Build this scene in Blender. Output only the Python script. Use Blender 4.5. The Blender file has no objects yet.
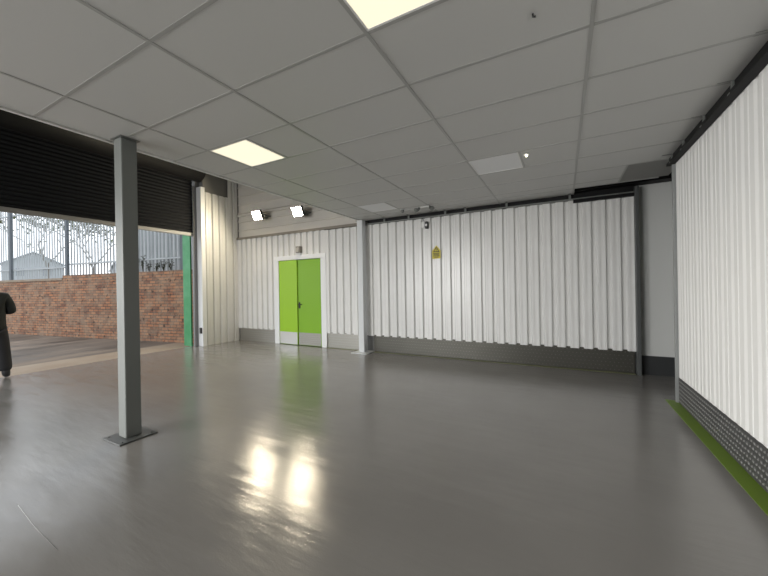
import bpy, bmesh, math, random
from mathutils import Vector, Matrix
random.seed(7)
S = bpy.context.scene
COL = S.collection

# ------------------------------------------------------------------ materials
def mat(name, col, rough=.5, metal=0., spec=.5, emit=None, strength=0., noise=None, bump=None, coat=0.):
    m = bpy.data.materials.new(name); m.use_nodes = True
    nt = m.node_tree; b = nt.nodes['Principled BSDF']
    b.inputs['Base Color'].default_value = (*col, 1)
    b.inputs['Roughness'].default_value = rough
    b.inputs['Metallic'].default_value = metal
    b.inputs['Specular IOR Level'].default_value = spec
    b.inputs['Coat Weight'].default_value = coat
    if emit:
        b.inputs['Emission Color'].default_value = (*emit, 1)
        b.inputs['Emission Strength'].default_value = strength
    tc = nt.nodes.new('ShaderNodeTexCoord')
    if noise:                                    # (scale, colour of the second tone, amount)
        n = nt.nodes.new('ShaderNodeTexNoise'); n.inputs['Scale'].default_value = noise[0]; n.inputs['Detail'].default_value = 5
        nt.links.new(tc.outputs['Object'], n.inputs['Vector'])
        r = nt.nodes.new('ShaderNodeValToRGB'); r.color_ramp.elements[0].position = .35; r.color_ramp.elements[1].position = .65
        c2 = [a + (b_ - a) * noise[2] for a, b_ in zip(col, noise[1])]
        r.color_ramp.elements[0].color = (*col, 1); r.color_ramp.elements[1].color = (*c2, 1)
        nt.links.new(n.outputs['Fac'], r.inputs['Fac']); nt.links.new(r.outputs['Color'], b.inputs['Base Color'])
    if bump:                                     # (scale, strength)
        n = nt.nodes.new('ShaderNodeTexNoise'); n.inputs['Scale'].default_value = bump[0]; n.inputs['Detail'].default_value = 3
        nt.links.new(tc.outputs['Object'], n.inputs['Vector'])
        k = nt.nodes.new('ShaderNodeBump'); k.inputs['Strength'].default_value = bump[1]; k.inputs['Distance'].default_value = .01
        nt.links.new(n.outputs['Fac'], k.inputs['Height']); nt.links.new(k.outputs['Normal'], b.inputs['Normal'])
    return m

M = {}
M['clad'] = mat('white cladding', (.74, .74, .73), .27, noise=(3., (.70, .70, .69), .6))
M['clad_right'] = mat('white side sheeting', (.82, .82, .81), .5)
M['plain_white'] = mat('plain white board', (.62, .63, .62), .6)
M['tile'] = mat('ceiling tile', (.53, .53, .52), .52, spec=.9)
M['tee'] = mat('ceiling tee', (.36, .36, .35), .30)
M['shaded_tile'] = mat('shaded tile', (.30, .30, .29), .8, spec=.3)  # grey stands in for the unlit look of one ceiling tile
M['black'] = mat('black steel', (.008, .008, .009), .6, spec=.25)
M['shutter'] = mat('shutter black', (.007, .0082, .011), .55, spec=.15)
M['alu'] = mat('aluminium', (.24, .24, .24), .5, .4)
M['grey_paint'] = mat('grey steel paint', (.16, .17, .162), .42)
M['plate_paint'] = mat('base plate paint', (.085, .09, .088), .35)
M['light_paint'] = mat('pale steel paint', (.62, .64, .65), .33)
M['jamb_white'] = mat('white jamb', (.78, .79, .80), .45)
M['upper'] = mat('upper sheeting', (.56, .54, .50), .5)
M['structure_grey'] = mat('structure grey', (.20, .20, .195), .8)
M['dark_roof'] = mat('dark roof', (.05, .05, .05), .9)
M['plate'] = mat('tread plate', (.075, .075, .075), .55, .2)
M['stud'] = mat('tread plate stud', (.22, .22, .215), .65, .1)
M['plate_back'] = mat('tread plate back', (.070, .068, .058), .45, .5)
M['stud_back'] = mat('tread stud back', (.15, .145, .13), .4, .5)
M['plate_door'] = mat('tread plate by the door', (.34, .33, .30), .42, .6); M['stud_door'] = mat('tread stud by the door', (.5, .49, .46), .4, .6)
M['skirt_dark'] = mat('dark skirting', (.030, .032, .034), .5)
M['green_floor'] = mat('green floor paint', (.16, .27, .012), .35)
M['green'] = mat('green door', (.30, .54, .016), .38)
M['green_shaded'] = mat('green door shaded leaf', (.205, .42, .010), .38)  # same door paint, darkened for the leaf that catches less light
M['steel'] = mat('plain steel', (.62, .61, .59), .32, .7)
M['handle'] = mat('dark handle', (.03, .03, .03), .35, .5)
M['green_yard'] = mat('yard green panel', (.05, .30, .11), .5, noise=(4., (.10, .36, .17), .8))
M['white_plastic'] = mat('white plastic', (.8, .8, .79), .4)
M['dark_plastic'] = mat('dark plastic', (.02, .02, .022), .4)
M['yellow'] = mat('sign yellow', (.60, .50, .02), .45)
M['sign_ink'] = mat('sign ink', (.03, .028, .02), .6)
M['galv'] = mat('galvanised', (.38, .41, .43), .6, .1, noise=(2., (.48, .51, .53), .8))
M['post'] = mat('fence post', (.12, .14, .16), .6)
M['sheet_grey'] = mat('grey sheeting', (.74, .77, .79), .55)
M['bark'] = mat('bark', (.17, .15, .13), .9)
M['twig'] = mat('twig', (.26, .25, .22), .9)
M['ivy'] = mat('ivy', (.16, .19, .10), .8)
M['weed'] = mat('weed', (.06, .065, .04), .9)
M['bank'] = mat('bank earth', (.16, .14, .10), .95, noise=(2., (.10, .12, .05), .8))
M['house'] = mat('hazy house wall', (.42, .45, .48), .9)  # house colours kept pale to put distance haze into them
M['house_roof'] = mat('hazy house roof', (.35, .38, .42), .8)
M['house_glass'] = mat('hazy house glass', (.28, .31, .34), .4)
M['coping'] = mat('coping', (.36, .30, .24), .9, noise=(3., (.28, .22, .16), 1.))
M['jacket'] = mat('dark jacket', (.014, .016, .016), .8)
M['trousers'] = mat('dark trousers', (.022, .022, .026), .85)
M['boots'] = mat('boots', (.04, .04, .045), .55)
M['skin'] = mat('skin', (.50, .32, .24), .55)
M['hair'] = mat('hair', (.03, .022, .016), .7)
M['diff_on'] = mat('lit diffuser', (.1, .1, .1), .5, emit=(1.0, .91, .68), strength=1.06)
M['diff_off'] = mat('unlit diffuser', (.80, .81, .83), .45)
M['led_lamp'] = mat('flood lens', (.8, .8, .8), .3, emit=(1.0, .86, .62), strength=275.)
M['led_dot'] = mat('indicator', (.8, .8, .8), .3, emit=(1.0, .9, .6), strength=6.)

# floor: grey epoxy, patchy gloss, roller marks
def floor_mat():
    m = bpy.data.materials.new('grey epoxy floor'); m.use_nodes = True
    nt = m.node_tree; b = nt.nodes['Principled BSDF']; L = nt.links.new
    tc = nt.nodes.new('ShaderNodeTexCoord')
    n = nt.nodes.new('ShaderNodeTexNoise'); n.inputs['Scale'].default_value = .8; n.inputs['Detail'].default_value = 6
    L(tc.outputs['Object'], n.inputs['Vector'])
    r = nt.nodes.new('ShaderNodeValToRGB'); r.color_ramp.elements[0].position = .3; r.color_ramp.elements[1].position = .7
    r.color_ramp.elements[0].color = (.195, .188, .180, 1); r.color_ramp.elements[1].color = (.235, .227, .217, 1)
    L(n.outputs['Fac'], r.inputs['Fac']); L(r.outputs['Color'], b.inputs['Base Color'])
    # roller marks, stretched in one direction
    mp = nt.nodes.new('ShaderNodeMapping'); mp.inputs['Scale'].default_value = (1.2, 6., 1); mp.inputs['Rotation'].default_value = (0, 0, .5)
    L(tc.outputs['Object'], mp.inputs['Vector'])
    n2 = nt.nodes.new('ShaderNodeTexNoise'); n2.inputs['Scale'].default_value = 1.3; n2.inputs['Detail'].default_value = 4
    L(mp.outputs['Vector'], n2.inputs['Vector'])
    rr = nt.nodes.new('ShaderNodeMapRange'); rr.inputs['From Min'].default_value = .3; rr.inputs['From Max'].default_value = .7
    rr.inputs['To Min'].default_value = .13; rr.inputs['To Max'].default_value = .24
    L(n2.outputs['Fac'], rr.inputs['Value']); L(rr.outputs['Result'], b.inputs['Roughness'])
    n3 = nt.nodes.new('ShaderNodeTexNoise'); n3.inputs['Scale'].default_value = 110; n3.inputs['Detail'].default_value = 2
    L(tc.outputs['Object'], n3.inputs['Vector'])
    k1 = nt.nodes.new('ShaderNodeBump'); k1.inputs['Strength'].default_value = .07; k1.inputs['Distance'].default_value = .01
    L(n3.outputs['Fac'], k1.inputs['Height'])
    k2 = nt.nodes.new('ShaderNodeBump'); k2.inputs['Strength'].default_value = .09; k2.inputs['Distance'].default_value = .05
    L(n2.outputs['Fac'], k2.inputs['Height']); L(k1.outputs['Normal'], k2.inputs['Normal']); L(k2.outputs['Normal'], b.inputs['Normal'])
    b.inputs['Specular IOR Level'].default_value = .85
    return m
M['floor'] = floor_mat()

def brick_mat():
    m = bpy.data.materials.new('old brickwork'); m.use_nodes = True
    nt = m.node_tree; b = nt.nodes['Principled BSDF']; L = nt.links.new
    tc = nt.nodes.new('ShaderNodeTexCoord'); sp = nt.nodes.new('ShaderNodeSeparateXYZ'); cb = nt.nodes.new('ShaderNodeCombineXYZ')
    L(tc.outputs['Object'], sp.inputs['Vector']); L(sp.outputs['X'], cb.inputs['X']); L(sp.outputs['Z'], cb.inputs['Y'])
    t = nt.nodes.new('ShaderNodeTexBrick'); t.inputs['Scale'].default_value = 1.
    t.inputs['Brick Width'].default_value = .235; t.inputs['Row Height'].default_value = .085; t.inputs['Mortar Size'].default_value = .011
    t.inputs['Color1'].default_value = (.47, .205, .10, 1); t.inputs['Color2'].default_value = (.16, .075, .055, 1); t.inputs['Mortar'].default_value = (.085, .075, .065, 1)
    t.inputs['Bias'].default_value = -.15
    L(cb.outputs['Vector'], t.inputs['Vector'])
    n = nt.nodes.new('ShaderNodeTexNoise'); n.inputs['Scale'].default_value = 2.6; n.inputs['Detail'].default_value = 8; n.inputs['Roughness'].default_value = .7
    L(cb.outputs['Vector'], n.inputs['Vector'])
    r = nt.nodes.new('ShaderNodeValToRGB'); r.color_ramp.elements[0].position = .40; r.color_ramp.elements[1].position = .60
    r.color_ramp.elements[0].color = (0, 0, 0, 1); r.color_ramp.elements[1].color = (.55, .55, .55, 1)
    L(n.outputs['Fac'], r.inputs['Fac'])
    mx = nt.nodes.new('ShaderNodeMix'); mx.data_type = 'RGBA'; mx.inputs[7].default_value = (.40, .30, .21, 1)
    L(r.outputs['Color'], mx.inputs[0]); L(t.outputs['Color'], mx.inputs[6])
    n2 = nt.nodes.new('ShaderNodeTexNoise'); n2.inputs['Scale'].default_value = 7.; n2.inputs['Detail'].default_value = 4
    L(cb.outputs['Vector'], n2.inputs['Vector'])
    r2 = nt.nodes.new('ShaderNodeValToRGB'); r2.color_ramp.elements[0].position = .60; r2.color_ramp.elements[1].position = .68
    r2.color_ramp.elements[0].color = (0, 0, 0, 1); r2.color_ramp.elements[1].color = (.8, .8, .8, 1)
    L(n2.outputs['Fac'], r2.inputs['Fac'])
    m2 = nt.nodes.new('ShaderNodeMix'); m2.data_type = 'RGBA'; m2.inputs[7].default_value = (.05, .036, .03, 1)
    L(r2.outputs['Color'], m2.inputs[0]); L(mx.outputs[2], m2.inputs[6])
    L(m2.outputs[2], b.inputs['Base Color'])
    k = nt.nodes.new('ShaderNodeBump'); k.inputs['Strength'].default_value = .6; k.inputs['Distance'].default_value = .01; k.invert = True
    L(t.outputs['Fac'], k.inputs['Height']); L(k.outputs['Normal'], b.inputs['Normal'])
    b.inputs['Roughness'].default_value = .9
    return m
M['brick'] = brick_mat()

def yard_mat():
    m = bpy.data.materials.new('damp yard surface'); m.use_nodes = True
    nt = m.node_tree; b = nt.nodes['Principled BSDF']; L = nt.links.new
    tc = nt.nodes.new('ShaderNodeTexCoord')
    n = nt.nodes.new('ShaderNodeTexNoise'); n.inputs['Scale'].default_value = .9; n.inputs['Detail'].default_value = 7
    mp = nt.nodes.new('ShaderNodeMapping'); mp.inputs['Scale'].default_value = (1.6, .5, 1)
    L(tc.outputs['Object'], mp.inputs['Vector']); L(mp.outputs['Vector'], n.inputs['Vector'])
    r = nt.nodes.new('ShaderNodeValToRGB'); e = r.color_ramp.elements
    e[0].position = .34; e[0].color = (.055, .045, .036, 1); e[1].position = .64; e[1].color = (.23, .18, .14, 1)
    L(n.outputs['Fac'], r.inputs['Fac']); L(r.outputs['Color'], b.inputs['Base Color'])
    q = nt.nodes.new('ShaderNodeMapRange'); q.inputs['From Min'].default_value = .4; q.inputs['From Max'].default_value = .6
    q.inputs['To Min'].default_value = .5; q.inputs['To Max'].default_value = .85
    L(n.outputs['Fac'], q.inputs['Value']); L(q.outputs['Result'], b.inputs['Roughness'])
    return m
M['yard'] = yard_mat()
M['apron'] = mat('apron', (.30, .225, .16), .75, noise=(1.5, (.36, .29, .22), .9), bump=(30, .2))

# ------------------------------------------------------------------ mesh helpers
def link(name, bm, m, parent=None, smooth=False, loc=None, extra=()):
    me = bpy.data.meshes.new(name)
    bmesh.ops.recalc_face_normals(bm, faces=bm.faces[:])
    bm.to_mesh(me); bm.free()
    me.materials.append(m)
    for x in extra: me.materials.append(x)
    if smooth:
        for p in me.polygons: p.use_smooth = True
    o = bpy.data.objects.new(name, me); COL.objects.link(o)
    if parent is not None: o.parent = parent
    if loc: o.location = loc
    return o

def bx(bm, x0, x1, y0, y1, z0, z1, mi=0, bevel=0., mtx=None):
    t = bmesh.new()
    bmesh.ops.create_cube(t, size=1)
    bmesh.ops.scale(t, vec=(abs(x1-x0), abs(y1-y0), abs(z1-z0)), verts=t.verts)
    bmesh.ops.translate(t, vec=((x0+x1)/2, (y0+y1)/2, (z0+z1)/2), verts=t.verts)
    if bevel: bmesh.ops.bevel(t, geom=t.edges[:], offset=bevel, segments=2, affect='EDGES', profile=.5)
    join(bm, t, mi, mtx)
    return bm

def join(bm, t, mi=0, mtx=None):
    if mtx is not None: bmesh.ops.transform(t, matrix=mtx, verts=t.verts)
    vs = {v: bm.verts.new(v.co) for v in t.verts}
    for f in t.faces:
        try:
            nf = bm.faces.new([vs[v] for v in f.verts]); nf.material_index = mi; nf.smooth = f.smooth
        except ValueError: pass
    t.free()

def tube(bm, pts, r, seg=8, cap=True, mi=0):
    pts = [Vector(p) for p in pts]
    rs = r if isinstance(r, (list, tuple)) else [r]*len(pts)
    rings = []
    for i, p in enumerate(pts):
        d = (pts[min(i+1, len(pts)-1)] - pts[max(i-1, 0)]).normalized()
        a = d.cross(Vector((0, 0, 1)))
        if a.length < .05: a = d.cross(Vector((1, 0, 0)))
        a.normalize(); b = d.cross(a).normalized()
        rings.append([bm.verts.new(p + (a*math.cos(2*math.pi*k/seg) + b*math.sin(2*math.pi*k/seg))*rs[i]) for k in range(seg)])
    for i in range(len(rings)-1):
        for k in range(seg):
            f = bm.faces.new((rings[i][k], rings[i][(k+1) % seg], rings[i+1][(k+1) % seg], rings[i+1][k])); f.material_index = mi; f.smooth = True
    if cap:
        for g in (rings[0], rings[-1]):
            f = bm.faces.new(g); f.material_index = mi
    return bm

def B(*a, **k): return bx(bmesh.new(), *a, **k)

def structure(name, bm, m, parent=None, **k):
    o = link(name, bm, m, parent, **k)
    if parent is None: o['kind'] = 'structure'
    return o

def tag(o, label, cat, group=None, kind=None):
    o['label'] = label; o['category'] = cat
    if group: o['group'] = group
    if kind: o['kind'] = kind
    return o

def empty(name, loc, label, cat, group=None, rz=0.):
    o = bpy.data.objects.new(name, None); COL.objects.link(o); o.location = loc; o.rotation_euler = (0, 0, rz); o.empty_display_size = .1
    return tag(o, label, cat, group)

def copy_tree(o, parent=None):
    c = o.copy(); COL.objects.link(c)
    if parent is not None: c.parent = parent
    for ch in [x for x in COL.objects if x.parent == o]: copy_tree(ch, c)
    return c

def profile_pts(L, pitch, depth, phase=0., crown=.116, slope=.020):
    """trapezoid sheet: wide crowns towards the room (offset depth), narrow valleys (offset 0), a small swage line in each crown"""
    pts = []; val = pitch - crown - 2*slope
    s = -phase
    while s < L:
        for a, d in ((s, 0), (s+val, 0), (s+val+slope, depth), (s+val+slope+crown*.30, depth), (s+val+slope+crown*.35, depth-.004), (s+val+slope+crown*.65, depth-.004), (s+val+slope+crown*.70, depth), (s+val+slope+crown, depth)):
            if 0 <= a <= L: pts.append((a, d))
        s += pitch
    if not pts or pts[0][0] > 1e-6: pts.insert(0, (0., pts[0][1] if pts else 0))
    if pts[-1][0] < L-1e-6: pts.append((L, pts[-1][1]))
    return pts

def clad(bm, p0, u, n, L, z0, z1, pitch=.2045, depth=.045, phase=0., thick=.006, **kw):
    p0, u, n = Vector(p0), Vector(u), Vector(n)
    pr = profile_pts(L, pitch, depth, phase, **kw)
    rows = []
    for off in (0., -thick):
        for z in (z0, z1):
            rows.append([bm.verts.new(p0 + u*a + n*(d+off) + Vector((0, 0, z))) for a, d in pr])
    f0, f1, b0, b1 = rows
    for i in range(len(pr)-1):
        bm.faces.new((f0[i], f0[i+1], f1[i+1], f1[i])); bm.faces.new((b0[i], b0[i+1], b1[i+1], b1[i]))
        bm.faces.new((f0[i], f0[i+1], b0[i+1], b0[i])); bm.faces.new((f1[i], f1[i+1], b1[i+1], b1[i]))
    bm.faces.new((f0[0], f1[0], b1[0], b0[0])); bm.faces.new((f0[-1], f1[-1], b1[-1], b0[-1]))
    return bm

def tread(bm, p0, u, n, L, z0, z1, step=.052, size=(.013, .007), h=.004, thick=.004, cross=True):
    """checker plate: flat sheet with rows of raised lozenges, material 1 on their tops"""
    p0, u, n = Vector(p0), Vector(u), Vector(n); w = Vector((0, 0, 1))
    q = [(0, z0), (L, z0), (L, z1), (0, z1)]
    fr = [bm.verts.new(p0+u*a+w*z+n*thick) for a, z in q]; bk = [bm.verts.new(p0+u*a+w*z) for a, z in q]
    bm.faces.new(fr); bm.faces.new(bk[::-1])
    for i in range(4): bm.faces.new((fr[i], fr[(i+1) % 4], bk[(i+1) % 4], bk[i]))
    nz = int((z1-z0)/step); nx = int(L/step)
    oz = (z1-z0-(nz-1)*step)/2
    for j in range(nz):
        for i in range(nx):
            a = (i+.5)*step + (step/2 if j % 2 else 0); z = z0+oz+j*step
            if a > L-.02: continue
            an = math.pi/4 if (i+j) % 2 else -math.pi/4
            e1 = (u*math.cos(an)+w*math.sin(an))*size[0]; e2 = (w*math.cos(an)-u*math.sin(an))*size[1]
            c = p0+u*a+w*z+n*thick
            base = [bm.verts.new(c+s*1.0+n*.0002) for s in (e1, e2, -e1, -e2)]
            top = [bm.verts.new(c+s*.65+n*h) for s in (e1, e2, -e1, -e2)]
            f = bm.faces.new(top); f.material_index = 1
            for k in range(4):
                f = bm.faces.new((base[k], base[(k+1) % 4], top[(k+1) % 4], top[k])); f.material_index = 1
    return bm

# ------------------------------------------------------------------ dimensions (metres; camera stands at x 0, y 0)
CE = 3.0                      # suspended ceiling
XL, XR = -8.6, 1.2            # shutter wall, right wall
YB = 6.72                     # back wall face
YF = -6.2                     # wall behind the camera
CX0 = -4.05                   # open edge of the ceiling
ROOF = 5.1
GX = [-3.428 + 1.2*i for i in range(-1, 6)]
GY = [1.161 + .6*j for j in range(-13, 10)]
DOOR_Y0, DOOR_Y1 = -2.0, 5.45  # the roller shutter opening

# ------------------------------------------------------------------ shell
structure('floor', B(-8.72, 3.4, YF, 7.0, -.12, 0), M['floor'])
b = bmesh.new(); tube(b, [(-3.353, .847, -.001), (-2.95, .815, -.001), (-2.56, .80, -.001)], .0022, 6)
structure('floor_crack', b, mat('crack filler', (.32, .32, .31), .5))
structure('ground', B(-60, -9.75, -40, 40, -.2, -.012), M['yard'])
structure('ground_apron', B(-9.75, -8.72, -40, 40, -.2, -.006), M['apron'])
structure('roof', B(-9.0, 3.6, YF-.2, 7.2, ROOF, ROOF+.15), M['dark_roof'])

# back wall: masonry behind, cladding in runs around the double door
b = bmesh.new()
bx(b, -8.75, -6.9, YB+.03, 7.0, 0, ROOF); bx(b, -5.22, 3.4, YB+.03, 7.0, 0, ROOF); bx(b, -6.9, -5.22, YB+.03, 7.0, 2.32, ROOF)
bx(b, -6.9, -5.22, 7.0, 7.1, 0, 2.4)
structure('wall_back', b, M['structure_grey'])
KZ = .36
b = bmesh.new(); clad(b, (-8.4, YB, 0), (1, 0, 0), (0, -1, 0), 1.50, KZ, 2.93, phase=.05)
structure('wall_back_cladding', b, M['clad'])
b = bmesh.new(); clad(b, (-6.9, YB, 0), (1, 0, 0), (0, -1, 0), 1.68, 2.33, 2.93, phase=.11)
structure('wall_back_cladding', b, M['clad'])
b = bmesh.new(); clad(b, (-5.22, YB, 0), (1, 0, 0), (0, -1, 0), 6.24, KZ, 2.91, phase=.06)
structure('wall_back_cladding', b, M['clad'])
# horizontally ribbed upper sheeting above the cladding in the open bay
b = bmesh.new()
z = 2.99; prev = None
rows = []
while z < ROOF-.05:
    for dz, d in ((0, 0), (.19, 0), (.20, .028), (.235, .028), (.245, 0)): rows.append((z+dz, d))
    z += .25
vs = [[b.verts.new((x, YB+.012-d, zz)) for x in (-8.4, CX0+.2)] for zz, d in rows]
for i in range(len(vs)-1): b.faces.new((vs[i][0], vs[i][1], vs[i+1][1], vs[i+1][0]))
structure('wall_back_upper', b, M['upper'])
structure('trim_1', B(-8.4, CX0+.1, YB-.075, YB+.01, 2.925, 2.985), mat('cladding top rail', (.22, .20, .17), .6))
structure('dark_gap_strip', B(CX0-.02, 1.02, YB-.06, YB+.02, 2.925, 3.03), M['black'])      # black strip added to stand for the dark gap between cladding and ceiling
structure('trim_2_flange', B(CX0-.02, 1.02, YB-.13, YB-.03, 2.912, 2.926), M['grey_paint'])
structure('black_strip', B(.17, 1.02, YB-.10, YB-.046, 2.86, 2.912), M['black'])  # narrow black strip below the flange
structure('trim_3', B(-8.4, CX0+.1, YB-.05, YB+.02, 3.60, 3.66), M['upper'])
# tread-plate baseboards
for x0, x1 in ((-8.4, -6.9), (-5.2, -4.16), (-3.86, 1.0)):
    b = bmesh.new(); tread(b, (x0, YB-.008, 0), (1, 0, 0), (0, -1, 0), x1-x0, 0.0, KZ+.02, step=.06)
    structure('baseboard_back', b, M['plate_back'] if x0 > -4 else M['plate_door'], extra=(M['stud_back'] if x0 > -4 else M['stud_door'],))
structure('floor_line_back', B(-5.2, 1.0, YB-.11, YB-.02, 0, .003), mat('worn olive line', (.20, .21, .10), .4))
# corner post at the end of the back wall, then the plain recess
b = bmesh.new(); bx(b, 1.02, 1.07, YB-.16, YB+.03, 0, 3.0, bevel=.004)
structure('trim_4', b, mat('dark post paint', (.075, .08, .08), .5))
structure('wall_recess', B(1.07, 2.75, YB, YB+.05, 0, 3.12), M['plain_white'])
structure('baseboard_recess', B(1.07, 2.75, YB-.02, YB, 0, .30), M['skirt_dark'])
structure('wall_recess_end', B(2.75, 2.85, 4.9, 7.0, 0, ROOF), M['plain_white'])
structure('wall_recess_front', B(XR+.18, 2.85, 4.8, 4.9, 0, ROOF), M['plain_white'])

# right wall
b = bmesh.new(); bx(b, XR+.045, XR+.18, YF, 5.28, 0, ROOF)
structure('wall_right', b, M['structure_grey'])
b = bmesh.new(); clad(b, (XR+.03, YF+.02, 0), (0, 1, 0), (-1, 0, 0), 5.27-YF-.02, .29, 2.915, depth=.009, phase=.1, crown=.128, slope=.028)
structure('wall_right_cladding', b, M['clad_right'])
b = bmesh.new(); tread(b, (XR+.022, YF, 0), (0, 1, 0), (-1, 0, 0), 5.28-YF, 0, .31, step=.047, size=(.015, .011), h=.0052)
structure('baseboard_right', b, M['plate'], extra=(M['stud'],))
structure('floor_line_right', B(XR-.10, XR+.02, YF, 5.36, 0, .003), M['green_floor'])
structure('trim_5', B(XR-.008, XR+.19, 5.272, 5.31, 0, 2.93, bevel=.003), mat('end post paint', (.27, .28, .28), .5))
structure('trim_6', B(XR-.02, XR+.12, YF, 5.36, 2.93, 3.03), M['black'])
structure('trim_6_flange', B(XR-.05, XR+.02, YF, 5.34, 2.90, 2.93), M['black'])

# wall behind the camera
b = bmesh.new(); bx(b, -8.75, -8.3, YF-.15, YF, 0, ROOF); bx(b, -4.4, 3.4, YF-.15, YF, 0, ROOF); bx(b, -8.3, -4.4, YF-.15, YF, 3.6, ROOF)
structure('wall_front', b, M['plain_white'])          # the unseen doorway is added as an opening for the fill light
structure('ground_street', B(-9.7, 40, -40, YF, -.2, -.012), M['yard'])
# left (shutter) wall
b = bmesh.new(); bx(b, -8.78, -8.62, YF, -5.8, 0, ROOF); bx(b, -8.78, -8.62, -5.8, -2.5, 3.1, ROOF); bx(b, -8.78, -8.62, -2.5, DOOR_Y0, 0, ROOF); bx(b, -8.78, -8.62, DOOR_Y1+.1, 7.0, 0, ROOF); bx(b, -8.78, -8.66, DOOR_Y0, DOOR_Y1+.1, 4.45, ROOF)
structure('wall_left', b, M['structure_grey'])  # gap beside the shutter added so the side fill can enter
b = bmesh.new(); clad(b, (-8.44, 5.66, 0), (0, 1, 0), (1, 0, 0), .72, 0.0, 4.10, phase=.02, depth=.04)
structure('wall_left_cladding', b, M['clad'])
b = bmesh.new(); clad(b, (-8.44, 6.38, 0), (0, 1, 0), (1, 0, 0), .36, 0.0, ROOF, phase=.09, depth=.04)
structure('wall_left_cladding', b, M['clad'])
structure('wall_left_upper', B(-8.62, -8.455, 5.66, 6.75, 0, ROOF), M['structure_grey'])

# ------------------------------------------------------------------ suspended ceiling: tiles and tees
LIT = [(2, 0), (0, 2)]; OFF = [(2, 5), (0, 7)]; BACK = [(2, -5), (0, -3), (1, -6)]  # BACK: unseen panels added behind the camera to brighten the room
def cell(i, j): return -3.428+1.2*i, 1.161+.6*j
lamps = {c for c in LIT+OFF+BACK}
TE = 6.63
b = bmesh.new(); g = bmesh.new()
xs = [CX0] + [x for x in GX if CX0 < x < XR-.05] + [XR+.0]
ys = [YF] + [y for y in GY if YF < y < 6.1] + [6.23, TE]
in_void = lambda x0, y0: x0 > .1 and y0 > 6.2
for i in range(len(xs)-1):
    for j in range(len(ys)-1):
        if xs[i] < .1 and abs(ys[j]-6.23) < .01: continue
        x0, x1, y0, y1 = xs[i], xs[i+1], ys[j], ys[j+1]
        if in_void(x0, y0): continue
        if x0 < .1 and 5.9 < y0 < 6.0: y1 = TE
        if x0 > .1 and 5.3 < y0 < 6.0: x1 = .762
        for c in lamps:
            cx, cy = cell(*c)
            if abs(cx-x0) < .02 and abs(cy-y0) < .02: x0 = cx+.6
        bx(b, x0+.011, x1-.011, y0+.011, y1-.011, CE+.003, CE+.018)
for y in ys[1:-1]:
    x1 = .75 if 5.9 < y < 6.0 else (.17 if y > 6.2 else XR)
    bx(g, CX0, x1, y-.012, y+.012, CE, CE+.03)
for x in xs[1:-1]:
    bx(g, x-.012, x+.012, YF, TE, CE-.001, CE+.035)
for c in lamps:
    cx, cy = cell(*c); bx(g, cx+.588, cx+.612, cy, cy+.6, CE, CE+.03)
bx(g, .75, .774, 5.36, 6.23, CE, CE+.03)
bx(g, .17, XR+.05, 6.218, 6.242, CE, CE+.03)
structure('ceiling', b, M['tile']); structure('ceiling_grid_trim', g, M['tee'])
b = bmesh.new(); bx(b, CX0-.03, CX0-.004, YF, TE+.06, CE-.012, CE+.012); bx(b, CX0-.022, CX0, YF, TE+.06, CE+.012, CE+.09)
structure('trim_7', b, mat('ceiling edge trim', (.72, .72, .70), .5))
structure('trim_8', B(CX0-.026, CX0-.022, YF, TE+.06, CE+.028, CE+.05), M['black'])
structure('ceiling_back_board', B(CX0, XR+.05, YF, YB+.02, 3.34, 3.36), M['dark_roof'])
structure('ceiling_void_side', B(CX0, CX0+.02, YF, YB+.02, 3.09, 3.36), M['dark_roof'])
t = link('ceiling_tile', B(.774, XR+.16, 5.375, 6.217, CE+.010, CE+.025), M['shaded_tile'])
tag(t, 'ceiling tile with shade painted in as grey, set slightly high beside the dark gap in the far right corner', 'ceiling tile')
b = bmesh.new(); bx(b, .15, 2.72, YB-.24, YB-.02, 3.03, 3.30)  # black block added so the open gap reads dark
infill = link('dark_infill', b, M['black']); tag(infill, 'added dark beam showing in the open gap above the far right corner', 'infill')
b = bmesh.new(); tube(b, [(1.16, YB-.24, 3.085), (1.16, YB-.26, 3.085)], .022, 10); link('bolt', b, M['structure_grey'], infill)
# ceiling over the aisle beyond the right wall
structure('ceiling_aisle', B(XR+.2, 2.75, 5.0, 5.97, CE+.13, CE+.15), M['plain_white'])

# ------------------------------------------------------------------ ceiling panels
def panel(c, lit, label):
    cx, cy = cell(*c)
    e = empty('ceiling_light_panel', (cx+.3, cy+.3, CE), label, 'ceiling light', 'square light panels in the ceiling')
    b = bmesh.new()
    for a in ((-.288, .288, -.288, -.274), (-.288, .288, .274, .288), (-.288, -.274, -.274, .274), (.274, .288, -.274, .274)): bx(b, *a, .0, .012)
    link('frame', b, M['white_plastic'], e)
    link('diffuser', B(-.274, .274, -.274, .274, .003, .010), M['diff_on' if lit else 'diff_off'], e)
panel((2, 0), True, 'lit square ceiling panel nearest the camera, cut by the top of the picture')
panel((0, 2), True, 'lit square ceiling panel above the grey column, near the open ceiling edge')
panel((2, 5), False, 'unlit whitish square panel in the ceiling above the yellow wall sign')
panel((0, 7), False, 'unlit square panel in the ceiling just before the pale column at the back wall')
panel((2, -5), True, 'lit square ceiling panel added unseen behind the camera for light, nearer the right wall')
panel((0, -3), True, 'lit square ceiling panel added unseen behind the camera for light, close to the open ceiling edge')
panel((1, -6), True, 'lit square ceiling panel added unseen behind the camera for light, farthest back near the front wall')

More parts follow.
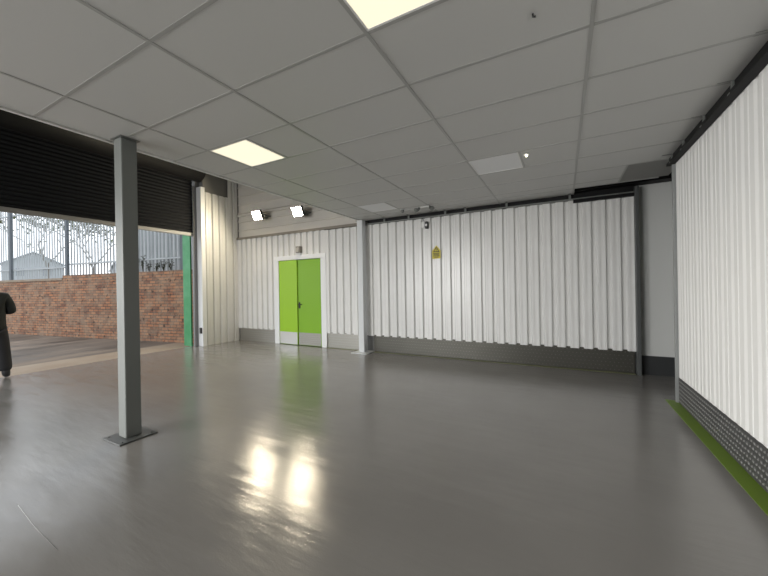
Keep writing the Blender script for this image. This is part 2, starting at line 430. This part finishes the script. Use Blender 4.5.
# ------------------------------------------------------------------ flood lamps on the back wall
def flood(x, z, label):
    e = empty('flood_lamp', (x, YB-.03, z), label, 'flood lamp', 'flood lamps over the green door')
    b = bmesh.new()
    tilt = Matrix.Translation((0, -.30, 0)) @ Matrix.Rotation(math.radians(24), 4, 'X')
    bx(b, -.155, .155, -.03, .05, -.125, .125, bevel=.008, mtx=tilt)
    for k in range(6): bx(b, -.108+.040*k, -.094+.040*k, .05, .075, -.075, .075, mtx=tilt)
    link('housing', b, M['dark_plastic'], e)
    b = bmesh.new(); bx(b, -.14, .14, -.036, -.0305, -.11, .11, mtx=tilt); link('lens', b, M['led_lamp'], e)
    b = bmesh.new(); bx(b, -.05, .05, .0, .03, -.05, .05)
    for s in (-1, 1):
        bx(b, s*.165-.004, s*.165+.004, -.33, .0, -.015, .015)
    bx(b, -.169, .169, -.008, .0, -.015, .015)
    link('bracket', b, M['grey_paint'], e)
flood(-7.22, 3.47, 'glaring flood lamp high on the back wall, over the sheeting left of the green door')
flood(-5.80, 3.40, 'glaring flood lamp high on the back wall, straight above the green door')

# ------------------------------------------------------------------ green double door
d = bpy.data.objects.new('door_1', None); COL.objects.link(d); d.location = (-6.07, YB, 0); d['kind'] = 'structure'
b = bmesh.new()
bx(b, -.88, -.71, -.05, .06, 0, 2.30, bevel=.004); bx(b, .72, .88, -.05, .06, 0, 2.30, bevel=.004); bx(b, -.88, .88, -.055, .06, 2.235, 2.35, bevel=.004)
link('door_frame', b, M['jamb_white'], d)
def leaf(x0, x1, m, km, studs, hinge, ang):
    e = bpy.data.objects.new('door_leaf', None); COL.objects.link(e); e.parent = d; e.location = (hinge, -.02, 0); e.rotation_euler = (0, 0, ang)
    o = link('leaf_panel', B(x0-hinge, x1-hinge, -.022, .022, .012, 2.225, bevel=.003), m, e)
    b = bmesh.new()
    tread(b, (x0-hinge+.01, -.0225, 0), (1, 0, 0), (0, -1, 0), x1-x0-.02, .02, .335, step=.05) if studs else bx(b, x0-hinge+.01, x1-hinge-.01, -.026, -.0225, .02, .335)
    link('kick_plate', b, km, e, extra=(M['stud_door'],))
    return e
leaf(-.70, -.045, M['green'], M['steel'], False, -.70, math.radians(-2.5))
rl = leaf(-.035, .71, M['green_shaded'], M['plate_door'], True, .71, 0)
b = bmesh.new()
tube(b, [(-.70, -.023, 1.06), (-.70, -.075, 1.06)], .011, 8); tube(b, [(-.70, -.07, 1.06), (-.58, -.07, 1.06)], .011, 8); bx(b, -.725, -.675, -.034, -.0225, .96, 1.12)
link('door_handle', b, M['handle'], rl)

# small box and its cable over the door
e = empty('emergency_light', (-6.03, YB-.05, 2.40), 'small grey box on the back wall just over the green door', 'emergency light')
link('housing', B(-.06, .06, -.075, .05, 0, .17, bevel=.01), mat('grey lamp box', (.25, .24, .22), .5), e)
link('lens', B(-.045, .045, -.085, -.075, .02, .13, bevel=.004), mat('lamp cover', (.4, .38, .34), .3), e)
b = bmesh.new(); tube(b, [(0, .03, .17), (0, .03, .55)], .010, 6); link('conduit', b, M['white_plastic'], e)

# ------------------------------------------------------------------ columns
def column(x, y, m, label, size=.145, bs=.34):
    e = empty('steel_column', (x, y, 0), label, 'column'); e['kind'] = 'thing'
    h = size/2
    link('shaft', B(-h, h, -h, h, .013, CE-.004, bevel=.012), m, e)
    pl = link('base_plate', B(-bs/2, bs/2, -bs/2, bs/2, 0, .014, bevel=.003), M['plate_paint'] if bs < .35 else m, e)
    return e, pl
c1, pl = column(-3.895, 1.785, M['grey_paint'], 'grey square steel column on a base plate, standing nearest the camera')
b = bmesh.new(); bx(b, -.10, .10, -.09, .09, CE-.006, CE-.0015); link('head_plate', b, M['grey_paint'], c1)
c2, pl2 = column(-4.03, 6.50, M['light_paint'], 'pale square steel column standing against the white back wall right of the green door', bs=.40)
for o, r_ in ((c1, .13), (c2, .15)):
    for sx in (-1, 1):
        for sy in (-1, 1):
            b = bmesh.new(); tube(b, [(sx*r_, sy*r_, .0145), (sx*r_, sy*r_, .023)], .009, 6)
            link('anchor_bolt', b, o.children[0].data.materials[0], o)

# ------------------------------------------------------------------ roller shutter
e = empty('roller_shutter', (XL, 2.4, 0), 'black roller shutter rolled part way up over the yard opening', 'roller shutter')
YA, YZ = DOOR_Y0-2.4, DOOR_Y1-2.4
b = bmesh.new(); rows = []; z = 2.985
while z < 4.62:
    for dz, dx in ((0, 0), (.010, .010), (.03, .018), (.05, .018), (.068, .010), (.076, 0)): rows.append((z+dz, dx))
    z += .08
vs = [[b.verts.new((dx, y, zz)) for y in (YA, YZ)] for zz, dx in rows]; wb = [[b.verts.new((-.02, y, zz)) for y in (YA, YZ)] for zz in (rows[0][0], rows[-1][0])]
for i in range(len(vs)-1): b.faces.new((vs[i][0], vs[i][1], vs[i+1][1], vs[i+1][0]))
b.faces.new((wb[0][0], wb[0][1], wb[1][1], wb[1][0])); b.faces.new((vs[0][0], vs[0][1], wb[0][1], wb[0][0]))
link('curtain', b, M['shutter'], e)
link('bottom_bar', B(-.025, .035, YA, YZ, 2.90, 2.985, bevel=.004), M['alu'], e)
b = bmesh.new(); tube(b, [(.10, YA-.1, 4.66), (.10, YZ+.15, 4.66)], .31, 28); link('roll_hood', b, M['black'], e)
for y in (YA-.07, YZ+.01):
    b = bmesh.new(); bx(b, -.04, .05, y, y+.06, 0, 4.22); bx(b, .05, .06, y-.02, y+.08, 0, 4.22)
    link('guide_rail', b, M['alu'], e)
# white boxed post beside the shutter with a switch on it
wp = link('boxed_post', B(-8.56, -8.355, 5.535, 5.65, 0, 4.2, bevel=.004), M['jamb_white']); tag(wp, 'tall white boxed post between the roller shutter and the ribbed wall sheets', 'post')
e = empty('shutter_switch', (-8.42, 5.535, .34), 'small black push-button switch low on the white boxed post', 'switch')
link('housing', B(-.035, .035, -.035, 0, 0, .15, bevel=.006), M['dark_plastic'], e)
for z in (.035, .075, .115):
    b = bmesh.new(); tube(b, [(0, -.035, z), (0, -.041, z)], .010, 8); link('button', b, M['grey_paint'], e)
gp = link('green_panel', B(-9.06, -8.74, 5.46, 5.50, -.006, 3.6, bevel=.003), M['green_yard']); tag(gp, 'green panel standing upright outside at the edge of the shutter opening', 'panel')

# ------------------------------------------------------------------ small things on the walls and ceiling
e = empty('warning_sign', (-2.313, YB-.048, 2.045), 'yellow warning sign with a triangle, high on the ribbed back wall', 'sign')
b = bmesh.new(); pts = [(-.09, 0), (.09, 0), (.09, .165), (0, .275), (-.09, .165)]
f_ = [b.verts.new((x, -.004, z)) for x, z in pts]; k_ = [b.verts.new((x, 0, z)) for x, z in pts]
b.faces.new(f_); b.faces.new(k_[::-1])
for i in range(5): b.faces.new((f_[i], f_[(i+1) % 5], k_[(i+1) % 5], k_[i]))
link('plate', b, M['yellow'], e)
b = bmesh.new()
to, ti = [(-.072, .135), (.072, .135), (0, .25)], [(-.044, .152), (.044, .152), (0, .222)]
vo = [b.verts.new((x, -.005, z)) for x, z in to]; vi = [b.verts.new((x, -.005, z)) for x, z in ti]
for i in range(3): b.faces.new((vo[i], vo[(i+1) % 3], vi[(i+1) % 3], vi[i]))
bx(b, -.005, .005, -.0055, -.0045, .172, .200); bx(b, -.005, .005, -.0055, -.0045, .158, .166)
for z, w in ((.104, .072), (.080, .064), (.052, .070), (.024, .045)): bx(b, -w, w, -.0055, -.0045, z, z+.014)
link('marking', b, M['sign_ink'], e)

e = empty('wall_sensor', (-2.545, YB-.047, 2.70), 'small white and black sensor unit above and left of the yellow wall sign', 'sensor')
link('housing', B(-.075, .0, -.05, 0, 0, .13, bevel=.012), M['white_plastic'], e)
link('cover', B(.005, .07, -.06, 0, -.02, .13, bevel=.012), M['dark_plastic'], e)
b = bmesh.new(); tube(b, [(.038, -.060, .055), (.038, -.068, .055)], .026, 14); link('lens', b, M['white_plastic'], e)
b = bmesh.new(); tube(b, [(-.02, -.01, .13), (-.05, -.01, .20), (-.05, -.01, .24)], .006, 6); link('cable', b, M['grey_paint'], e)

e = empty('twin_spot_lamp', (-2.31, 6.03, CE-.002), 'small twin-headed spot lamp on the ceiling near the back wall', 'spot lamp')
link('mount', B(-.10, .10, -.02, .02, -.02, 0, bevel=.004), M['white_plastic'], e)
for s in (-1, 1):
    b = bmesh.new(); tube(b, [(s*.10, 0, -.015), (s*.125, -.01, -.05), (s*.17, -.06, -.07)], [.02, .028, .045], 12); link('lamp_head', b, M['grey_paint'], e)
e = empty('ceiling_detector', (-2.77, 6.02, CE-.002), 'small dark detector hanging from the ceiling, left of the twin spot lamp', 'detector')
b = bmesh.new(); tube(b, [(0, 0, 0), (0, 0, -.014)], .052, 16); link('base', b, M['light_paint'], e)
b = bmesh.new(); tube(b, [(0, 0, -.014), (0, 0, -.07)], [.03, .02], 12); link('sensor_head', b, M['grey_paint'], e)
e = empty('emergency_downlight', (-.36, 4.28, CE-.001), 'tiny glowing emergency downlight beside the unlit ceiling panel', 'emergency light')
b = bmesh.new(); tube(b, [(0, 0, 0), (0, 0, -.012)], .032, 16); link('bezel', b, M['white_plastic'], e)
b = bmesh.new(); tube(b, [(0, 0, -.012), (0, 0, -.030)], .011, 10); link('lamp', b, M['led_dot'], e)
b = bmesh.new(); tube(b, [(-.13, 2.10, CE+.003), (-.13, 2.10, CE-.012), (-.115, 2.10, CE-.018)], .006, 6); h_ = link('ceiling_hook', b, M['handle']); tag(h_, 'tiny dark hook in the ceiling right of the nearest lit panel', 'hook')

# hanger brackets along the dark rails
def bracket_bm():
    b = bmesh.new(); bx(b, -.018, .018, -.012, .0, -.085, .012); bx(b, -.022, .022, -.10, 0.02, .008, .014); bx(b, -.022, .022, -.03, .0, -.09, -.078); return b
proto = None
names = ['just right of the pale column, over the ribbed back wall', 'second right of the pale column, along the back rail', 'left of the wall sensor, along the back rail',
         'just right of the yellow sign, along the back rail', 'below the unlit ceiling panel, along the back rail', 'right of the unlit ceiling panel, along the back rail', 'at the left edge of the dark ceiling gap, along the back rail']
for x, n_ in zip((-4.45, -3.49, -2.90, -2.09, -1.68, -.91, .12), names):
    if proto is None: o = proto = link('rail_bracket', bracket_bm(), M['grey_paint'])
    else: o = proto.copy(); COL.objects.link(o)
    o.location = (x, YB-.105, 2.995)
    if x < -4.3: o.location = (x+.27, YB-.105, 2.995)
    tag(o, 'grey hanger bracket ' + n_ if x > -4.3 else 'grey hanger bracket beside the head of the pale column, over the back rail', 'bracket', 'hanger brackets on the back rail')
nr = ['nearest the picture corner', 'second from the picture corner', 'third from the picture corner', 'fourth from the picture corner', 'farthest from the camera, by the wall end']
for y, n_ in zip((2.961, 3.561, 4.161, 4.761, 5.20), nr):
    o = proto.copy(); COL.objects.link(o); o.rotation_euler = (0, 0, -math.pi/2); o.location = (XR-.022, y, 2.995)
    tag(o, 'grey hanger bracket on the right-hand wall rail, ' + n_, 'bracket', 'hanger brackets on the right rail')

# ------------------------------------------------------------------ the yard: brick wall, fence, sheeting, trees, houses
W0 = Vector((-9.0, 5.74, 0)); WA = math.atan2(-.1436, -.9896)
def wpt(t, off, z):   # along the wall, off to the far side
    return Vector((W0.x - .9896*t + .1436*off*-1, W0.y - .1436*t + .9896*off, z))
def wall_space(o): o.location = W0; o.rotation_euler = (0, 0, WA); return o
# in wall space x runs along the wall away from the building, -y is the far side
b = bmesh.new(); bx(b, .02, 5.92, -.33, 0, -.1, 2.06); bx(b, 5.92, 16., -.33, 0, -.1, 1.90)
wall_space(structure('wall_yard', b, M['brick']))
b = bmesh.new(); bx(b, 5.92, 16., -.36, .02, 1.90, 1.975)
wall_space(structure('wall_yard_coping', b, M['coping']))
b = bmesh.new(); bx(b, .02, 60, -60., -.33, 1.2, 1.90)
wall_space(structure('ground_bank', b, M['bank']))

def pale_bm(h):
    b = bmesh.new(); prof = [(-.034, 0), (-.018, .016), (0, .006), (.018, .016), (.034, 0)]
    fr = [[b.verts.new((x, y, z)) for x, y in prof] for z in (0, h-.07)]; bk = [[b.verts.new((x, y-.004, z)) for x, y in prof] for z in (0, h-.07)]
    for a in (fr, bk):
        for i in range(4): b.faces.new((a[0][i], a[0][i+1], a[1][i+1], a[1][i]))
    tip = b.verts.new((0, .004, h))
    for i in range(4): b.faces.new((fr[1][i], fr[1][i+1], tip)); b.faces.new((bk[1][i+1], bk[1][i], tip))
    for i in (0, 4): b.faces.new((fr[0][i], bk[0][i], bk[1][i], fr[1][i]))
    return b
def fence(t0, t1, z0, h, label):
    e = empty('palisade_fence', wpt(t0, .24, z0), label, 'fence', 'palisade fence bays', rz=WA)
    L = t1-t0
    link('post', B(-.055, .055, .03, .10, -.10, h-.15), M['post'], e)
    for z in (.35, h-.45): link('rail', B(.06, L-.06, .0, .04, z, z+.05), M['galv'], e)
    n = int(L/.155); p0 = None
    for k in range(n):
        if p0 is None: p0 = o = link('pale', pale_bm(h), M['galv'], e)
        else: o = p0.copy(); COL.objects.link(o); o.parent = e
        o.location = (.09+k*.155, -.03, -.02)
fence(.64, 3.36, 2.07, 2.6, 'galvanised palisade fence bay on the brick wall in front of grey sheeting, nearest the building')
fence(3.36, 6.0, 2.07, 2.7, 'galvanised palisade fence bay on the brick wall in front of the ivy-clad trees')
fence(6.0, 9.4, 1.98, 2.85, 'galvanised palisade fence bay on the brick wall before the pale gabled house')
fence(9.4, 12.4, 1.98, 2.85, 'galvanised palisade fence bay on the brick wall at the left picture edge')
# grey sheeting behind the nearest bay
b = bmesh.new(); clad(b, (0, -.55, 0), (1, 0, 0), (0, 1, 0), 3.4, 1.9, 5.0, pitch=.26, depth=.04, crown=.16, slope=.03)
o = wall_space(link('sheet_screen', b, M['sheet_grey'])); tag(o, 'tall grey ribbed metal screen standing behind the fence bay nearest the building', 'screen')

def weed(t, h, seed):
    r = random.Random(seed); b = bmesh.new()
    for k in range(7):
        a = r.uniform(0, 6.28); l = h*r.uniform(.5, 1)
        p = [Vector((0, 0, 0)), Vector((math.cos(a)*.03, math.sin(a)*.03, l*.5)), Vector((math.cos(a)*.09, math.sin(a)*.06, l))]
        tube(b, p, [.008, .006, .002], 4)
        for q in range(5):
            c = p[1].lerp(p[2], q/4); s = r.uniform(.02, .045); aa = r.uniform(0, 6.28)
            v = [b.verts.new(c+Vector(x)) for x in ((0, 0, 0), (math.cos(aa)*s, math.sin(aa)*s, s*.4), (math.cos(aa)*s*1.6, math.sin(aa)*s*1.6, 0), (math.cos(aa+.6)*s, math.sin(aa+.6)*s, -s*.2))]
            b.faces.new(v)
    o = link('weed', b, M['weed'], loc=wpt(t, .05, 2.06)); return o
for i, (t, h) in enumerate(((2.72, .25), (2.40, .42), (2.10, .50), (1.85, .32), (1.55, .28), (1.25, .3), (.95, .34))):
    tag(weed(t, h, i), 'dark dead weed growing along the top of the brick wall', 'weed', 'dead weeds on the brick wall')

def tree(x, y, z, h, seed, label, m, spread=.5, levels=4, r0=.12, leaves=0, stem=.34):
    r = random.Random(seed); e = empty('bare_tree', (x, y, z), label, 'tree', 'bare trees behind the fence')
    tr, br = bmesh.new(), bmesh.new(); tips = []
    def grow(p, d, l, rad, lev):
        q = p; pts = [p]; rs = [rad]
        for k in range(3):
            d = (d + Vector((r.uniform(-1, 1), r.uniform(-1, 1), r.uniform(-.3, .5)))*.16).normalized(); q = q+d*l/3; pts.append(q); rs.append(rad*(1-.14*(k+1)))
        tube(tr if lev == 0 else br, pts, rs, 6 if lev < 2 else 4)
        if lev >= levels: tips.append(q); return
        for k in range(3 if lev < 2 else 2 + (r.random() < .5)):
            a = r.uniform(0, 6.28); s = r.uniform(.35, .9)*spread*1.6
            nd = (d + Vector((math.cos(a)*s, math.sin(a)*s, r.uniform(-.1, .4)))).normalized()
            grow(pts[r.choice((2, 3, 3))], nd, (h*.30 if lev == 0 else l)*r.uniform(.62, .82), max(rs[-1]*.72, .017), lev+1)
    grow(Vector((0, 0, 0)), Vector((0, 0, 1)), h*stem, r0, 0)
    link('trunk', tr, M['bark'], e, smooth=True); link('branches', br, m, e, smooth=True)
    if leaves:
        b = bmesh.new()
        for k in range(leaves):
            c = r.choice(tips)+Vector((r.gauss(0, .3), r.gauss(0, .3), r.gauss(0, .35))); s = r.uniform(.04, .09); a = r.uniform(0, 6.28); t_ = r.uniform(-1, 1)
            u = Vector((math.cos(a), math.sin(a), t_*.5))*s; w = Vector((-math.sin(a)*.4, math.cos(a)*.4, .8))*s
            b.faces.new([b.verts.new(c+x_) for x_ in (-u, -w, u, w)])
        link('ivy_leaves', b, M['ivy'], e)
tree(-18.6, 7.2, 1.9, 5.0, 3, 'bushy ivy-flecked bare tree behind the fence, beside the grey column in view', M['twig'], .62, 6, .07, 900, .16)
tree(-26.5, 8.1, 1.9, 6.6, 11, 'bare tree behind the fence with branches reaching over the third bay from the building', M['twig'], .75, 6, .09, 300, .2)
tree(-27.0, 13.6, 1.9, 8.5, 23, 'distant bare tree rising beside the pale gabled house', M['twig'], .7, 5, .14)

def house(cx, cy, w, dpt, ze, zr, rz, label):
    e = empty('house', (cx, cy, 1.9), label, 'house', 'houses beyond the fence', rz=rz)
    b = bmesh.new(); bx(b, -w/2, w/2, 0, dpt, 0, ze)
    v = [b.verts.new(c) for c in ((-w/2, 0, ze), (w/2, 0, ze), (0, 0, zr), (-w/2, dpt, ze), (w/2, dpt, ze), (0, dpt, zr))]
    b.faces.new(v[:3]); b.faces.new(v[3:]); link('wall', b, M['house'], e)
    b = bmesh.new()
    for s in (-1, 1):
        a = [(s*(w/2+.25), -.25, ze-.18), (0, -.25, zr+.06), (0, dpt+.25, zr+.06), (s*(w/2+.25), dpt+.25, ze-.18)]
        lo = [b.verts.new(q) for q in a]; hi = [b.verts.new((q[0], q[1], q[2]+.14)) for q in a]
        b.faces.new(lo); b.faces.new(hi)
        for i in range(4): b.faces.new((lo[i], lo[(i+1) % 4], hi[(i+1) % 4], hi[i]))
    link('roof', b, M['house_roof'], e)
    for x in (-w*.22, w*.22): link('window', B(x-.45, x+.45, -.04, .0, ze*.55, ze*.55+1.1), M['house_glass'], e)
RZ = math.atan2(-.977, .213) + math.pi/2 + math.pi
house(-69.0, 19.5, 6.2, 9., 4.0, 5.6, math.radians(75), 'pale gabled house seen through the fence at the left picture edge')
house(-62.0, 36.5, 9.0, 9., 3.3, 4.4, math.radians(165), 'low grey house seen through the fence beside the gabled one')

# ------------------------------------------------------------------ person at the opening
def skin(name, verts, edges, radii, m, parent, root=0, sub=2):
    me = bpy.data.meshes.new(name); me.from_pydata([tuple(v) for v in verts], edges, [])
    o = bpy.data.objects.new(name, me); COL.objects.link(o)
    md = o.modifiers.new('s', 'SKIN'); md.use_smooth_shade = True
    for i, r in enumerate(radii):
        sv = me.skin_vertices[0].data[i]; sv.radius = r if isinstance(r, tuple) else (r, r); sv.use_root = (i == root)
    o.modifiers.new('d', 'SUBSURF').levels = sub; o.modifiers['d'].render_levels = sub
    dg = bpy.context.evaluated_depsgraph_get(); me2 = bpy.data.meshes.new_from_object(o.evaluated_get(dg))
    o.modifiers.clear(); o.data = me2; me2.materials.clear(); me2.materials.append(m)
    for p in me2.polygons: p.use_smooth = True
    o.parent = parent; return o
class G:
    def __init__(s): s.v, s.e, s.r = [], [], []
    def add(s, p, r, prev=None):
        s.v.append(p); s.r.append(r); i = len(s.v)-1
        if prev is not None: s.e.append((prev, i))
        return i
    def chain(s, prev, *pr):
        for p, r in pr: prev = s.add(p, r, prev)
        return prev
# local axes: x to the person's right, y forward; both arms folded in front
FACE = math.atan2(.213, -.977) - math.pi/2
pe = empty('person', (-8.60, 1.88, 0.), 'person in dark jacket and dark trousers standing with folded arms at the yard opening', 'person', rz=FACE); pe.scale = (1, 1, 1)
bd = G(); pv = bd.add((0, 0, .95), (.12, .085))
ch = bd.chain(pv, ((0, 0, 1.12), (.14, .095)), ((0, -.01, 1.32), (.155, .10)), ((0, -.01, 1.44), (.10, .07)))
nk = bd.chain(ch, ((0, 0, 1.52), .055), ((0, .015, 1.60), .06), ((0, .02, 1.68), (.078, .095)), ((0, .01, 1.755), (.066, .08)))
bd.add((0, .125, 1.655), .010, nk-1)                                              # nose
for s in (-1, 1): bd.add((s*.082, .0, 1.66), .012, nk-1)                          # ears
for s, fo in ((1, .22), (-1, .16)):
    sh = bd.chain(ch, ((s*.165, -.01, 1.42), .052), ((s*.235, .0, 1.16), .042), ((s*.10, fo, 1.19), .034), ((-s*.01, fo+.02, 1.21), .026))
    pm = bd.chain(sh, ((-s*.06, fo+.02, 1.215), (.036, .018)))
    for k, l in enumerate((.062, .072, .066, .05)):
        z = 1.245-.021*k
        bd.chain(pm, ((-s*.10, fo+.015, z), .0095), ((-s*(.10+l*.55), fo+.0, z-.004), .009), ((-s*(.10+l), fo-.025, z-.008), .008))
    bd.chain(pm, ((-s*.065, fo+.01, 1.262), .011), ((-s*.09, fo-.005, 1.285), .009))
    bd.chain(pv, ((s*.10, 0, .86), .085), ((s*.145, .015, .49), .055), ((s*.17, -.01, .10), .042), ((s*.18, .05, .045), .038), ((s*.19, .15, .035), .030))
skin('body', bd.v, bd.e, bd.r, M['skin'], pe)
jk = G(); a = jk.add((0, 0, .70), (.225, .16))
c = jk.chain(a, ((0, 0, .98), (.20, .14)), ((0, -.01, 1.2), (.20, .14)), ((0, -.01, 1.40), (.165, .11)))
jk.chain(c, ((0, -.005, 1.50), (.085, .08)), ((0, 0, 1.545), (.075, .075)))
for s, fo in ((1, .22), (-1, .16)):
    jk.chain(c, ((s*.175, -.01, 1.42), .080), ((s*.225, -.005, 1.29), .075), ((s*.255, .0, 1.15), .068), ((s*.12, fo-.02, 1.17), .058), ((s*.02, fo+.02, 1.205), .044))
skin('jacket', jk.v, jk.e, jk.r, M['jacket'], pe)
ts = G(); a = ts.add((0, 0, .93), (.178, .13))
for s in (-1, 1):
    ts.chain(a, ((s*.105, 0, .80), (.115, .115)), ((s*.14, .015, .50), (.10, .10)), ((s*.16, -.005, .25), (.092, .095)), ((s*.165, -.01, .11), (.090, .095)))
skin('trousers', ts.v, ts.e, ts.r, M['trousers'], pe)
for s in (-1, 1):
    bt = G(); bt.chain(None, ((s*.17, -.015, .20), .058), ((s*.172, -.02, .09), .058), ((s*.178, .06, .055), (.052, .052)), ((s*.19, .165, .045), (.046, .040)))
    o = skin('boot', bt.v, bt.e, bt.r, M['boots'], pe)
hr = G(); hr.chain(None, ((0, -.045, 1.63), (.068, .05)), ((0, -.03, 1.72), (.08, .075)), ((0, .01, 1.775), (.07, .085)), ((0, .06, 1.765), (.055, .03)))
skin('hair', hr.v, hr.e, hr.r, M['hair'], pe)
for s in (-1, 1):
    b = bmesh.new(); bmesh.ops.create_uvsphere(b, u_segments=10, v_segments=8, radius=.011); o = link('eye', b, M['white_plastic'], pe, smooth=True, loc=(s*.032, .104, 1.685))

# daylight lamps added to brighten the room, at two invented doorways out of view
def fill(name, loc, rot, sx, sy, energy, spread):
    la = bpy.data.lights.new(name, 'AREA'); la.shape = 'RECTANGLE'; la.size = sx; la.size_y = sy; la.energy = energy; la.color = (1.0, .985, .955); la.spread = math.radians(spread)
    lo = bpy.data.objects.new(name, la); COL.objects.link(lo); lo.location = loc; lo.rotation_euler = rot
fill('back_fill', (-6.35, YF-.3, 1.8), (math.radians(80), 0, math.radians(-9)), 3.7, 3.3, 125., 70)
fill('side_fill', (-9.0, -4.1, 1.55), (math.radians(75), 0, math.radians(-64)), 3.2, 2.8, 235., 76)

# ------------------------------------------------------------------ sky and camera
w = bpy.data.worlds.new('overcast sky'); S.world = w; w.use_nodes = True
bg = w.node_tree.nodes['Background']; bg.inputs['Color'].default_value = (.90, .95, 1.0, 1); bg.inputs['Strength'].default_value = 2.0

F, YAW, PIT, ROL = 336.12, -.490106, -.000804, -.017292
fw = Vector((math.sin(YAW), math.cos(YAW), 0)); rt = Vector((math.cos(YAW), -math.sin(YAW), 0)); up = Vector((0, 0, 1))
f2 = math.cos(PIT)*fw + math.sin(PIT)*up; u2 = math.cos(PIT)*up - math.sin(PIT)*fw
r3 = math.cos(ROL)*rt + math.sin(ROL)*u2; u3 = math.cos(ROL)*u2 - math.sin(ROL)*rt
cam = bpy.data.cameras.new('camera'); co = bpy.data.objects.new('camera', cam); COL.objects.link(co)
cam.sensor_width = 36; cam.sensor_fit = 'HORIZONTAL'; cam.lens = F/768*36; cam.clip_start = .05; cam.clip_end = 500
co.matrix_world = Matrix(((r3.x, u3.x, -f2.x, 0), (r3.y, u3.y, -f2.y, 0), (r3.z, u3.z, -f2.z, 1.46), (0, 0, 0, 1)))
S.camera = co

S.view_settings.view_transform = 'Standard'; S.view_settings.look = 'None'; S.view_settings.exposure = 0.; S.view_settings.gamma = 1.; S.view_settings.use_curve_mapping = False
S.cycles.max_bounces = 12; S.cycles.diffuse_bounces = 8; S.cycles.glossy_bounces = 5
S.cycles.sample_clamp_indirect = 6.
